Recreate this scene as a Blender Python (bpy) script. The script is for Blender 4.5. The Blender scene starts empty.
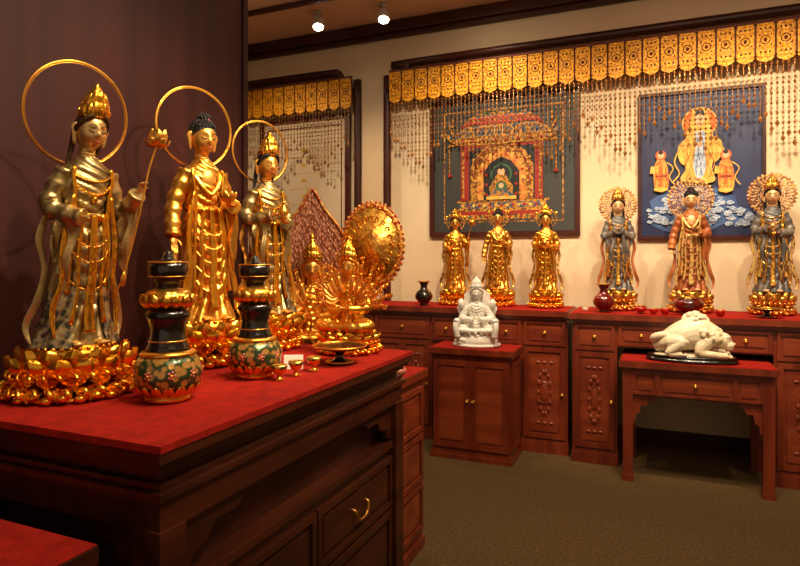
import bpy, bmesh, math, random
from mathutils import Vector, Matrix
random.seed(7)
pi=math.pi; sin=math.sin; cos=math.cos; exp=math.exp
S=bpy.context.scene

# ---------------------------------------------------------------- mesh builder
def cr(pts,n=6):
    P=[tuple(p) for p in pts]; out=[]
    if len(P)<3:
        for k in range(n+1): out.append(tuple(a+(b-a)*k/n for a,b in zip(P[0],P[1])))
        return out
    Q=[P[0]]+P+[P[-1]]
    for i in range(1,len(Q)-2):
        p0,p1,p2,p3=Q[i-1],Q[i],Q[i+1],Q[i+2]
        for k in range(n):
            t=k/n
            out.append(tuple(.5*((2*b)+(-a+c)*t+(2*a-5*b+4*c-d)*t*t+(-a+3*b-3*c+d)*t**3) for a,b,c,d in zip(p0,p1,p2,p3)))
    out.append(P[-1]); return out

class MB:
    def __init__(s): s.v=[];s.f=[];s.mi=[];s.sm=[]
    def add(s,vs,fs,mi=0,sm=True,M=None):
        o=len(s.v)
        for p in vs:
            p=Vector(p); s.v.append(M@p if M is not None else p)
        for f in fs: s.f.append([i+o for i in f]); s.mi.append(mi); s.sm.append(sm)
    def merge(s,o,M=None,mi=None):
        k=len(s.v)
        for p in o.v: s.v.append(M@p if M is not None else p.copy())
        for f,m,q in zip(o.f,o.mi,o.sm):
            s.f.append([i+k for i in f]); s.mi.append(m if mi is None else mi); s.sm.append(q)
    def box(s,x0,x1,y0,y1,z0,z1,mi=0):
        vs=[(x0,y0,z0),(x1,y0,z0),(x1,y1,z0),(x0,y1,z0),(x0,y0,z1),(x1,y0,z1),(x1,y1,z1),(x0,y1,z1)]
        s.add(vs,[(0,3,2,1),(4,5,6,7),(0,1,5,4),(1,2,6,5),(2,3,7,6),(3,0,4,7)],mi,False)
    def grid(s,rows,mi=0,closed=True,caps=True,sm=True):
        n=len(rows[0]); vs=[p for r in rows for p in r]; fs=[]
        for i in range(len(rows)-1):
            for j in range(n if closed else n-1):
                a=i*n+j; b=i*n+(j+1)%n
                fs.append((a,b,b+n,a+n))
        if caps and closed:
            fs.append(tuple(range(n-1,-1,-1))); k=(len(rows)-1)*n; fs.append(tuple(range(k,k+n)))
        s.add(vs,fs,mi,sm)
    def lathe(s,prof,c=(0,0,0),n=32,mi=0,sx=1,sy=1,wave=0,nw=8,sm=True):
        rows=[]
        for r,z in prof:
            rows.append([(c[0]+sx*r*(1+wave*cos(nw*2*pi*j/n))*cos(2*pi*j/n),c[1]+sy*r*(1+wave*cos(nw*2*pi*j/n))*sin(2*pi*j/n),c[2]+z) for j in range(n)])
        s.grid(rows,mi,sm=sm)
    def ell(s,c,r,mi=0,nu=14,nv=9,M=None):
        rows=[]
        for i in range(nv+1):
            th=pi*(.02+.96*i/nv)
            row=[]
            for j in range(nu):
                a=2*pi*j/nu
                p=Vector((r[0]*sin(th)*cos(a),r[1]*sin(th)*sin(a),r[2]*cos(th)))
                if M is not None: p=M@p
                row.append(p+Vector(c))
            rows.append(row)
        s.grid(rows,mi)
    def tube(s,path,rad,n=10,mi=0,sub=5,up=(0,0,1),smooth=True):
        if not isinstance(rad,(list,tuple)): rad=[rad]*len(path)
        rad=[(r if isinstance(r,(list,tuple)) else (r,r)) for r in rad]
        P=[tuple(p)+tuple(r) for p,r in zip(path,rad)]
        if smooth: P=cr(P,sub)
        pts=[Vector(p[:3]) for p in P]; rows=[]; N=None
        for i,p in enumerate(pts):
            T=(pts[min(i+1,len(pts)-1)]-pts[max(i-1,0)])
            if T.length<1e-9: T=Vector((0,0,1))
            T.normalize()
            if N is None:
                N=Vector(up)
                if abs(N.dot(T))>.95: N=Vector((0,1,0))
            N=(N-T*N.dot(T))
            if N.length<1e-6: N=T.orthogonal()
            N.normalize(); B=T.cross(N)
            rows.append([p+B*P[i][3]*cos(2*pi*j/n)+N*P[i][4]*sin(2*pi*j/n) for j in range(n)])
        s.grid(rows,mi)
    def torus(s,c,R,r,mi=0,n=48,m=8,M=None,sz=1,flat=1):
        rows=[]
        for i in range(n+1):
            a=2*pi*i/n; row=[]
            for j in range(m):
                b=2*pi*j/m; q=R+r*cos(b)
                p=Vector((q*cos(a),flat*r*sin(b),sz*q*sin(a)))
                if M is not None: p=M@p
                row.append(p+Vector(c))
            rows.append(row)
        s.grid(rows,mi,caps=False)
    def poly(s,pts,y0,y1,mi=0,M=None,sm=False):
        n=len(pts); vs=[(x,y0,z) for x,z in pts]+[(x,y1,z) for x,z in pts]
        fs=[tuple(range(n)),tuple(range(2*n-1,n-1,-1))]+[(i,(i+1)%n,(i+1)%n+n,i+n) for i in range(n)]
        s.add(vs,fs,mi,sm,M)
    def petals(s,n,P,W,phase=0,cup=.01,mi=0,c=(0,0,0),nu=7,nv=7,a0=0,a1=2*pi):
        for k in range(n):
            A=phase+a0+(a1-a0)*k/n
            C=cr(P,3); m=len(C)-1; rows=[]
            for i,(r,z) in enumerate(C):
                u=i/m; w=W*(sin(pi*min(1,(u*.78+.16)))**.6)*(1 if u<.97 else .45)
                j0=max(i-1,0); j1=min(i+1,m); dr=C[j1][0]-C[j0][0]; dz=C[j1][1]-C[j0][1]; L=math.hypot(dr,dz) or 1
                nr,nz=dz/L,-dr/L
                row=[]
                for j in range(nv):
                    t=-1+2*j/(nv-1)
                    off=cup*(1-t*t); ridge=cup*.3*exp(-(t/.18)**2)
                    rr=r+nr*(off+ridge); zz=z+nz*(off+ridge); tt=t*w
                    row.append((c[0]+rr*cos(A)-tt*sin(A),c[1]+rr*sin(A)+tt*cos(A),c[2]+zz))
                rows.append(row)
            s.grid(rows,mi,closed=False)
    def build(s,name,mats,parent=None,bevel=0,remesh=0,smit=0):
        me=bpy.data.meshes.new(name); me.from_pydata([tuple(p) for p in s.v],[],s.f)
        for m in mats: me.materials.append(m)
        me.polygons.foreach_set('material_index',s.mi); me.polygons.foreach_set('use_smooth',s.sm)
        bm=bmesh.new(); bm.from_mesh(me); bmesh.ops.recalc_face_normals(bm,faces=bm.faces); bm.to_mesh(me); bm.free()
        ob=bpy.data.objects.new(name,me); S.collection.objects.link(ob)
        if parent: ob.parent=parent
        if bevel:
            b=ob.modifiers.new('b','BEVEL'); b.width=bevel; b.segments=2; b.limit_method='ANGLE'; b.angle_limit=math.radians(50)
        if remesh:
            r=ob.modifiers.new('r','REMESH'); r.mode='VOXEL'; r.voxel_size=remesh; r.use_smooth_shade=True
            if smit:
                q=ob.modifiers.new('s','SMOOTH'); q.iterations=smit; q.factor=.5
        return ob

def empty(name,loc=(0,0,0),yaw=0,sc=1):
    e=bpy.data.objects.new(name,None); S.collection.objects.link(e)
    e.location=loc; e.rotation_euler=(0,0,math.radians(yaw)); e.scale=(sc,sc,sc); e.empty_display_size=.05
    return e

# ---------------------------------------------------------------- materials
def lin(h):
    h=h.lstrip('#'); o=[]
    for i in (0,2,4):
        c=int(h[i:i+2],16)/255; o.append(c/12.92 if c<=.04045 else ((c+.055)/1.055)**2.4)
    return (*o,1)
def MT(name,col,rough=.5,metal=0,col2=None,ns=8,st=(1,1,1),bump=0,bs=40,tex='noise',btex='noise',point=None,emis=0,coat=0,lo=.35,hi=.65,spec=.5):
    m=bpy.data.materials.new(name); m.use_nodes=True; nt=m.node_tree; N=nt.nodes; L=nt.links
    b=N['Principled BSDF']; b.inputs['Roughness'].default_value=rough; b.inputs['Metallic'].default_value=metal
    b.inputs['Base Color'].default_value=lin(col); b.inputs['Coat Weight'].default_value=coat; b.inputs['Coat Roughness'].default_value=.15
    b.inputs['Specular IOR Level'].default_value=spec
    tc=N.new('ShaderNodeTexCoord'); mp=N.new('ShaderNodeMapping'); mp.inputs['Scale'].default_value=st; L.new(tc.outputs['Object'],mp.inputs['Vector'])
    src=None
    if col2:
        if tex=='voronoi': t=N.new('ShaderNodeTexVoronoi'); t.inputs['Scale'].default_value=ns; o=t.outputs['Distance']
        elif tex=='wave': t=N.new('ShaderNodeTexWave'); t.inputs['Scale'].default_value=ns; t.inputs['Distortion'].default_value=2; o=t.outputs['Fac']
        elif tex=='magic': t=N.new('ShaderNodeTexMagic'); t.inputs['Scale'].default_value=ns; t.turbulence_depth=3; o=t.outputs['Fac']
        else: t=N.new('ShaderNodeTexNoise'); t.inputs['Scale'].default_value=ns; t.inputs['Detail'].default_value=6; o=t.outputs['Fac']
        L.new(mp.outputs[0],t.inputs['Vector'])
        r=N.new('ShaderNodeValToRGB'); r.color_ramp.elements[0].position=lo; r.color_ramp.elements[1].position=hi
        r.color_ramp.elements[0].color=lin(col); r.color_ramp.elements[1].color=lin(col2); L.new(o,r.inputs[0]); src=r.outputs[0]
    if point:  # crevice shading multiplied into the base colour for a carved look
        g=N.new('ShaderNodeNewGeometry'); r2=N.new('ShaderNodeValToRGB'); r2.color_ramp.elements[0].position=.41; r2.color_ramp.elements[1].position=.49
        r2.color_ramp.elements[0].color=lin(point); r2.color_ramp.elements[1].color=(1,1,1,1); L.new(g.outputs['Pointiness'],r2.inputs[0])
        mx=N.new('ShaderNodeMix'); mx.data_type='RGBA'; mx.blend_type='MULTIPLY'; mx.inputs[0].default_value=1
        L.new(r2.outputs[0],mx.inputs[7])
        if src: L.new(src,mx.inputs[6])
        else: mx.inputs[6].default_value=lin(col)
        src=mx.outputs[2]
    if src: L.new(src,b.inputs['Base Color'])
    if bump:
        if btex=='voronoi': t=N.new('ShaderNodeTexVoronoi'); o=t.outputs['Distance']
        elif btex=='magic': t=N.new('ShaderNodeTexMagic'); t.turbulence_depth=3; o=t.outputs['Fac']
        else: t=N.new('ShaderNodeTexNoise'); t.inputs['Detail'].default_value=4; o=t.outputs['Fac']
        t.inputs['Scale'].default_value=bs; L.new(mp.outputs[0],t.inputs['Vector'])
        bp=N.new('ShaderNodeBump'); bp.inputs['Strength'].default_value=bump; bp.inputs['Distance'].default_value=.01
        L.new(o,bp.inputs['Height']); L.new(bp.outputs[0],b.inputs['Normal'])
    if emis:
        b.inputs['Emission Color'].default_value=lin(col); b.inputs['Emission Strength'].default_value=emis
    return m

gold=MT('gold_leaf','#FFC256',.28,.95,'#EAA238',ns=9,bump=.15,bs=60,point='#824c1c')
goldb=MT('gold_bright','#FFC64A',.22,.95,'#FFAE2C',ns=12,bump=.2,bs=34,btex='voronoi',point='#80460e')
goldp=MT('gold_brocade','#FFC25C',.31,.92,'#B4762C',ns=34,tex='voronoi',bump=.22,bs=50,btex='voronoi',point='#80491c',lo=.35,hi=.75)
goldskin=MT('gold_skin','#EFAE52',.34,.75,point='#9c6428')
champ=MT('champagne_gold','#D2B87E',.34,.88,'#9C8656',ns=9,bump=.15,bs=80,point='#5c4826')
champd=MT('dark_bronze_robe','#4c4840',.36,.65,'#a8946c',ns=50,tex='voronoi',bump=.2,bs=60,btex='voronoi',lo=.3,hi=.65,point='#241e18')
hairm=MT('statue_hair','#1d1a1c',.45,.1,bump=.6,bs=90)
hairg=MT('statue_hair_gold','#4a3014',.4,.4,bump=.6,bs=90)
eyem=MT('statue_eye','#1a0e08',.4)
lipm=MT('statue_lip','#9c3a22',.45)
skinm=MT('statue_painted_skin','#dcac78',.4,.2)
wood=MT('rosewood','#602010',.34,0,'#803418',ns=3,st=(4,4,.6),bump=.08,bs=12,coat=.2)
woodh=MT('rosewood_grain','#6c2814',.34,0,'#8a3c1c',ns=3,st=(.6,4,5),bump=.08,bs=12,coat=.2)
woodd=MT('dark_rosewood','#30120a',.34,0,'#4a200e',ns=3,st=(5,.7,5),bump=.08,bs=14,coat=.12,spec=.35)
trimw=MT('trim_dark_wood','#34140b',.42,0,'#461b0f',ns=5,spec=.35)
brass=MT('aged_brass','#c8963c',.3,.9)
redc=MT('red_cloth','#9c1c10',.9,0,'#84160c',ns=30,bump=.25,bs=300,spec=.15)
wallm=MT('cream_plaster','#d8be9c',.8,0,'#d0b490',ns=2,bump=.04,bs=60)
nichem=MT('niche_plaster','#e2cdac',.8,0,'#dcc4a0',ns=3,bump=.03,bs=60)
ceilm=MT('ceiling_paint','#dec6aa',.85)
floorm=MT('brown_carpet','#5c4629',.85,0,'#4a391f',ns=60,bump=.4,bs=260,spec=.2)
darkwall=MT('dark_panel','#2e1110',.5,0,'#3c1815',ns=2,st=(4,9,.2),bump=.03,bs=30,spec=.3)
blackm=MT('black_lacquer','#120e0c',.18,0,coat=.8)
belly=MT('cloisonne_belly','#b88a44',.3,.5,'#34482a',ns=60,tex='voronoi',bump=.25,bs=60,btex='voronoi',lo=.42,hi=.60,coat=.4)
pinkf=MT('cloisonne_pink','#b0524a',.3,0,coat=.5)
redp=MT('red_porcelain','#6e0f0c',.12,0,'#3a0806',ns=9,coat=.8)
redl=MT('red_glass','#a01210',.1,0,coat=.8)
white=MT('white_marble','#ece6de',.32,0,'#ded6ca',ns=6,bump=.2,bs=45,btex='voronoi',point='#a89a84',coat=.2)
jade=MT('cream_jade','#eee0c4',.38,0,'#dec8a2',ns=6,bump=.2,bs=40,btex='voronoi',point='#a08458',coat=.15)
filig=MT('filigree','#dca864',.42,.5,'#8a5630',ns=40,tex='voronoi',bump=.25,bs=70,btex='voronoi',lo=.4,hi=.7)
lattice=MT('copper_lattice','#cc9070',.45,.4,'#8a4a30',ns=90,st=(1,1,.5),tex='voronoi',bump=.3,bs=70,btex='voronoi',lo=.3,hi=.6)
redrim=MT('red_gilt_rim','#b04422',.38,.4,'#e0a04a',ns=50,tex='voronoi',bump=.3,bs=60,btex='voronoi')
aureole=MT('aureole_gilt','#f4b850',.34,.75,'#c07a2e',ns=50,tex='voronoi',bump=.15,bs=44,btex='voronoi',lo=.4,hi=.7)
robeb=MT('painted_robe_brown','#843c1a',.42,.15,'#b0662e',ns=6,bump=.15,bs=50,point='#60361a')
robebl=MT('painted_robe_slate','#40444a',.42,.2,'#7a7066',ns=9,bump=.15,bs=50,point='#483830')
robeg=MT('painted_robe_pattern','#7c4628',.4,.3,'#c29a54',ns=34,tex='voronoi',bump=.2,bs=50,lo=.2,hi=.5)
valm=MT('gold_valance','#ffb50c',.45,.15,'#d48a08',ns=60,tex='voronoi',bump=.4,bs=60,btex='voronoi',lo=.35,hi=.6)
valr=MT('valance_backing','#5e2408',.7)
beadm=MT('bead_bronze','#965c34',.25,.5,'#d09a58',ns=30)
paper=MT('white_card','#e8e0d0',.7)

# ---------------------------------------------------------------- room
YW=4.58
def room():
    m=MB(); m.box(-4.1,2.6,-2,4.7,-.1,0); m.build('floor',[floorm])
    m=MB(); m.box(-4.1,2.6,-2,4.7,3.22,3.3); m.build('ceiling',[ceilm])
    def arch(xl,xr):
        c=[(0,2.60),(.012,2.66),(.05,2.70),(.115,2.715),(.125,2.77),(.16,2.83),(.20,2.86),(.29,2.88)]
        L=[(xl,0)]+[(xl+a,z) for a,z in c]; R=[(xr-a,z) for a,z in reversed(c)]+[(xr,0)]
        return L+R
    A1=arch(-3.95,-2.31); A2=arch(-2.04,1.75)
    m=MB()
    m.box(-4.1,2.6,YW,4.7,0,3.22,1)
    m.poly([(-4.1,3.22),(-4.1,0)]+A1+A2+[(2.6,0),(2.6,3.22)],4.5,YW,0)
    m.build('wall_back',[wallm,nichem])
    for k,A in enumerate((A1,A2)):
        m=MB(); m.tube([(x,4.492,z) for x,z in A],[(.034,.03)]*len(A),n=8,sub=4,up=(0,1,0)); m.build('trim_%d'%(k+1),[trimw])
    m=MB(); m.box(-4.1,2.6,4.42,4.5,3.13,3.22); m.box(-4.1,2.6,4.45,4.5,3.095,3.13); m.build('trim_3',[trimw],bevel=.008)
    m=MB(); m.box(-4.0,-1.2,3.82,3.86,3.19,3.22); m.build('trim_4',[trimw],bevel=.005)
    m=MB(); m.box(-4.1,2.6,4.565,4.58,0,.1);m.build('baseboard_back',[trimw])
    m=MB(); m.box(-4.2,-4.1,-2,4.7,0,3.22); m.build('wall_left',[wallm])
    m=MB(); m.box(2.6,2.7,-2,4.7,0,3.22); m.build('wall_right',[wallm])
    m=MB(); m.box(-1.75,-1.655,-1.5,2.14,0,3.22,0)
    m.box(-1.655,-1.638,-1.5,2.14,0,.12,0); m.box(-1.76,-1.645,2.12,2.15,0,3.22,0)
    m.build('wall_partition',[darkwall])
room()

# ---------------------------------------------------------------- furniture
def knob(m,x,z,y,mi):
    m.ell((x,y-.012,z),(.009,.009,.009),mi,10,7); m.ell((x,y-.002,z),(.014,.003,.014),mi,14,7)
def panel(m,x0,x1,z0,z1,y,fr=.025,mf=0,mp=1,kn=None,carve=False,kmi=2):
    m.box(x0,x0+fr,y-.014,y,z0,z1,mf); m.box(x1-fr,x1,y-.014,y,z0,z1,mf)
    m.box(x0+fr,x1-fr,y-.014,y,z0,z0+fr,mf); m.box(x0+fr,x1-fr,y-.014,y,z1-fr,z1,mf)
    m.box(x0+fr,x1-fr,y-.004,y,z0+fr,z1-fr,mp)
    g=fr+.014
    if x1-x0>2*g+.03 and z1-z0>2*g+.02: m.box(x0+g,x1-g,y-.010,y,z0+g,z1-g,mp)
    if carve:
        cx=(x0+x1)/2; cz=(z0+z1)/2; h=(z1-z0)/2-g-.02; w=(x1-x0)/2-g-.015
        m.torus((cx,y-.010,cz),min(w,h)*.62,.005,mp,n=20,m=6,sz=1.5)
        for k in range(14):
            a=2*pi*k/14; m.ell((cx+w*.55*cos(a),y-.011,cz+h*.6*sin(a)),(.012,.006,.018),mp,8,5)
        for dz in (-1,1):
            for dx in (-1,0,1): m.ell((cx+dx*w*.6,y-.011,cz+dz*h*.85),(.016,.005,.010),mp,8,5)
        m.ell((cx,y-.012,cz),(w*.4,.007,h*.28),mp,10,7)
    if kn:
        for kx in kn: knob(m,kx,(z0+z1)/2,y-.01,kmi)
def slab(m,x0,x1,y0,y1,zt,mi=0):
    m.box(x0,x1,y0,y1,zt-.035,zt,mi); m.box(x0+.012,x1-.012,y0+.012,y1,zt-.048,zt-.035,mi); m.box(x0+.022,x1-.022,y0+.022,y1,zt-.06,zt-.048,mi)
def pedestal(m,x0,x1,y0,y1,zt,drz=.17,split=1):
    m.box(x0,x1,y0,y1,.06,zt,0); m.box(x0-.006,x1+.006,y0-.012,y1,0,.07,0); m.box(x0-.003,x1+.003,y0-.008,y1,.07,.09,0)
    panel(m,x0+.015,x1-.015,zt-drz,zt-.01,y0,.018,0,1,kn=[(x0+x1)/2])
    w=(x1-x0-.03)/split
    for k in range(split):
        panel(m,x0+.015+k*w,x0+.015+(k+1)*w,.10,zt-drz-.012,y0,.032,0,1,carve=True)
    knob(m,x1-.035,(zt-drz)*.55,y0-.012,2)
def bracket(m,x,z,dx,L,H,y0,y1,mi):
    pts=[(x,z),(x+dx*L,z),(x+dx*L*.93,z-H*.14),(x+dx*L*.72,z-H*.18),(x+dx*L*.62,z-H*.36),(x+dx*L*.38,z-H*.34),(x+dx*L*.3,z-H*.62),(x+dx*L*.14,z-H*.7),(x+dx*L*.10,z-H),(x,z-H)]
    m.poly(pts,y0,y1,mi)
YB=4.485
m=MB()
slab(m,-3.9,-.535,4.02,YB,.948,0)
pedestal(m,-.84,-.54,4.06,YB,.888)
pedestal(m,-1.95,-1.49,4.06,YB,.888,split=2)
pedestal(m,-3.1,-2.5,4.06,YB,.888,split=2)
for a,b,n in ((-1.49,-.84,3),(-2.5,-1.95,2),(-3.9,-3.1,3)):
    m.box(a,b,4.06,YB,.70,.888,0); w=(b-a)/n
    for k in range(n): panel(m,a+k*w+.008,a+(k+1)*w-.008,.715,.878,4.06,.018,0,1,kn=[a+(k+.5)*w])
    bracket(m,a,.70,1,.12,.1,4.06,4.09,0); bracket(m,b,.70,-1,.12,.1,4.06,4.09,0)
m.box(-3.89,-.545,4.03,YB,.948,.951,3)
m.build('sideboard_counter',[wood,woodh,brass,redc],bevel=.004)
m=MB()
slab(m,-.52,1.72,3.94,YB,.948,0)
pedestal(m,-.50,-.23,3.98,YB,.888); pedestal(m,.61,.93,3.98,YB,.888); pedestal(m,1.4,1.7,3.98,YB,.888)
for a,b,n in ((-.23,.61,3),(.93,1.4,2)):
    m.box(a,b,3.98,YB,.745,.888,0); w=(b-a)/n
    for k in range(n): panel(m,a+k*w+.008,a+(k+1)*w-.008,.755,.88,3.98,.018,0,1,kn=[a+(k+.5)*w])
m.box(-.51,1.71,3.95,YB,.948,.951,3)
m.build('sideboard_counter.001',[wood,woodh,brass,redc],bevel=.004)
RZ=Matrix(((0,-1,0,0),(1,0,0,0),(0,0,1,0),(0,0,0,1)))
m=MB()
x0,x1,y0,y1=-1.37,-.83,3.70,4.01
m.box(x0+.015,x1-.015,y0+.015,y1,.05,.66,0); slab(m,x0-.012,x1+.012,y0-.01,y1,.715,0)
m.box(x0,x1,y0,y1,0,.03,0); m.box(x0+.008,x1-.008,y0+.008,y1,.03,.06,0)
w=(x1-x0-.04)/2
for k in range(2): panel(m,x0+.02+k*w,x0+.02+(k+1)*w,.075,.64,y0+.015,.035,0,1)
knob(m,(x0+x1)/2-.02,.38,y0,2); knob(m,(x0+x1)/2+.02,.38,y0,2)
sb=MB(); panel(sb,y0+.03,y1-.02,.075,.64,-(x1-.015),.035,0,1); m.merge(sb,RZ)
m.box(x0-.002,x1+.002,y0+.002,y1-.01,.715,.7185,3)
m.build('display_cabinet',[wood,woodh,brass,redc],bevel=.004)
m=MB()
x0,x1,y0,y1=-.205,.60,3.72,4.28
slab(m,x0,x1,y0,y1,.70,0)
for lx in (x0+.02,x1-.075):
    for ly in (y0+.02,y1-.075):
        m.box(lx,lx+.055,ly,ly+.055,.0,.65,0); m.box(lx-.004,lx+.059,ly-.004,ly+.059,0,.035,0)
m.box(x0+.03,x1-.03,y0+.032,y1-.03,.50,.65,0)
a=x0+.075; b=x1-.075; w=(b-a)
panel(m,a,a+w*.2,.51,.64,y0+.034,.014,0,1); panel(m,a+w*.2,a+w*.8,.51,.64,y0+.034,.014,0,1,kn=[a+w*.5]); panel(m,a+w*.8,b,.51,.64,y0+.034,.014,0,1)
bracket(m,a,.50,1,.12,.16,y0+.036,y0+.06,0); bracket(m,b,.50,-1,.12,.16,y0+.036,y0+.06,0)
sb=MB(); bracket(sb,y0+.075,.50,1,.10,.14,-(x1-.04),-(x1-.06),0); bracket(sb,y1-.075,.50,-1,.10,.14,-(x1-.04),-(x1-.06),0)
m.merge(sb,RZ)
m.box(x0+.012,x1-.012,y0+.012,y1-.02,.70,.7035,3)
m.build('small_altar_table',[wood,woodh,brass,redc],bevel=.004)
m=MB()
X0,X1,Y0,Y1=-1.63,-.85,.85,2.10
def ins(i,z0,z1,mi=0): m.box(X0+i*.4,X1-i,Y0+i,Y1-i,z0,z1,mi)
ins(0,.912,.946); ins(.012,.898,.912); ins(.026,.884,.898); ins(.045,.862,.884); ins(.03,.848,.862); ins(.018,.832,.848); ins(.03,.765,.832)
for lx in (X0+.01,X1-.095):
    for ly in (Y0+.025,Y1-.095):
        m.box(lx,lx+.07,ly,ly+.07,0,.77,0)
ins(.05,.585,.61);ins(.035,.61,.632); ins(.05,.06,.585); ins(.03,0,.06)
m.box(X0+.03,X1-.09,Y0+.09,Y1-.09,.63,.77,1)
sb=MB()
yy0,yy1=Y0+.095,Y1-.095; xf=-(X1-.045)
bracket(sb,yy0,.765,1,.30,.12,xf,xf+.02,0); bracket(sb,yy1,.765,-1,.30,.12,xf,xf+.02,0)
w=(yy1-yy0)/2
for k in range(2):
    panel(sb,yy0+k*w+.005,yy0+(k+1)*w-.005,.40,.58,-(X1-.05),.022,0,0)
    panel(sb,yy0+k*w+.005,yy0+(k+1)*w-.005,.08,.39,-(X1-.05),.03,0,0)
    cy=yy0+(k+.5)*w; f=-(X1-.06)
    sb.tube([(cy-.045,f-.006,.50),(cy-.045,f-.03,.495),(cy-.03,f-.034,.465),(cy,f-.034,.458),(cy+.03,f-.034,.465),(cy+.045,f-.03,.495),(cy+.045,f-.006,.50)],.005,8,2)
    for s_ in (-1,1): sb.ell((cy+s_*.045,f-.003,.50),(.014,.005,.014),2,12,7)
m.merge(sb,RZ)
sb=MB(); bracket(sb,X0+.08,.765,1,.2,.12,Y0+.045,Y0+.065,0); bracket(sb,X1-.095,.765,-1,.2,.12,Y0+.045,Y0+.065,0)
panel(sb,X0+.09,X1-.1,.08,.58,Y0+.05,.04,0,0); m.merge(sb)
# cloth with a short rolled edge over the rim
m.box(X0+.003,X1+.003,Y0-.003,Y1+.003,.946,.950,3); m.box(X1,X1+.003,Y0-.003,Y1+.003,.934,.948,3); m.box(X0+.003,X1+.003,Y0-.003,Y0,.934,.948,3)
m.build('altar_table',[woodd,trimw,brass,redc],bevel=.004)
m=MB()
m.box(-1.6,-.935,.28,.79,.74,.775,0); m.box(-1.58,-.955,.30,.77,.70,.74,0)
for lx in (-1.57,-1.02):
    for ly in (.31,.70): m.box(lx,lx+.06,ly,ly+.06,0,.70,0)
m.box(-1.56,-.97,.32,.75,.60,.70,0); m.box(-1.598,-.937,.282,.788,.775,.779,1)
m.build('low_side_table',[woodd,redc],bevel=.004)
m=MB()
cx1=-.955
m.box(-1.74,cx1-.02,2.21,2.53,.05,.75,0); slab(m,-1.76,cx1,2.19,2.55,.80,0); m.box(-1.75,cx1-.01,2.20,2.54,0,.05,0)
sb=MB()
for z0,z1 in ((.09,.30),(.31,.52),(.53,.73)): panel(sb,2.23,2.51,z0,z1,-(cx1-.02),.025,0,1)
m.merge(sb,RZ); m.box(-1.755,cx1-.003,2.192,2.548,.80,.803,3)
m.build('chest_of_drawers',[wood,woodh,brass,redc],bevel=.004)

# ---------------------------------------------------------------- statues
def lotus(m,mi=0,R=1.0,n=14,fancy=True,H=.17):
    k=H/.17
    m.lathe([(.17*R,0),(.185*R,.004),(.185*R,.012),(.165*R,.018),(.14*R,.03*k),(.11*R,.05*k),(.09*R,.075*k),(.10*R,.09*k),(.13*R,.12*k),(.135*R,.15*k),(.12*R,.16*k),(.118*R,H),(.01,H)],n=40,mi=mi)
    m.petals(n,[(.10*R,.065*k),(.155*R,.062*k),(.190*R,.035*k),(.212*R,.022*k)],.044*R,0,.016,mi)
    m.petals(n,[(.10*R,.085*k),(.14*R,.085*k),(.17*R,.065*k),(.185*R,.058*k)],.038*R,pi/n,.014,mi)
    m.petals(n,[(.09*R,.07*k),(.15*R,.085*k),(.178*R,.11*k),(.182*R,.14*k)],.042*R,0,.016,mi)
    m.petals(n,[(.09*R,.08*k),(.135*R,.10*k),(.155*R,.13*k),(.158*R,.165*k)],.038*R,pi/n,.014,mi)
    if fancy:
        rnd=random.Random(3)
        for j in range(26):
            a=2*pi*j/26; r=.19*R+rnd.uniform(-.01,.010)
            m.ell((r*cos(a),r*sin(a),.015+.008*(j%2)),(.02,.02,.014),mi,10,6)
            m.tube([(r*.9*cos(a),r*.9*sin(a),.03*k),(r*1.06*cos(a+.04),r*1.06*sin(a+.04),.045*k),(r*1.1*cos(a+.1),r*1.1*sin(a+.1),.03*k),(r*1.03*cos(a+.1),r*1.03*sin(a+.1),.022*k)],[.008,.009,.007,.004],7,mi,3)
            b=a+.12; q=.178*R
            m.tube([(q*.8*cos(b),q*.8*sin(b),.075*k),(q*1.02*cos(b+.03),q*1.02*sin(b+.03),.092*k),(q*1.10*cos(b+.09),q*1.10*sin(b+.09),.080*k),(q*1.02*cos(b+.11),q*1.02*sin(b+.11),.070*k)],[.005,.006,.006,.003],6,mi,3)
        for j in range(30):
            a=2*pi*j/30; m.ell((.125*R*cos(a),.125*R*sin(a),.162*k),(.008,.008,.008),mi,7,5)

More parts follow.
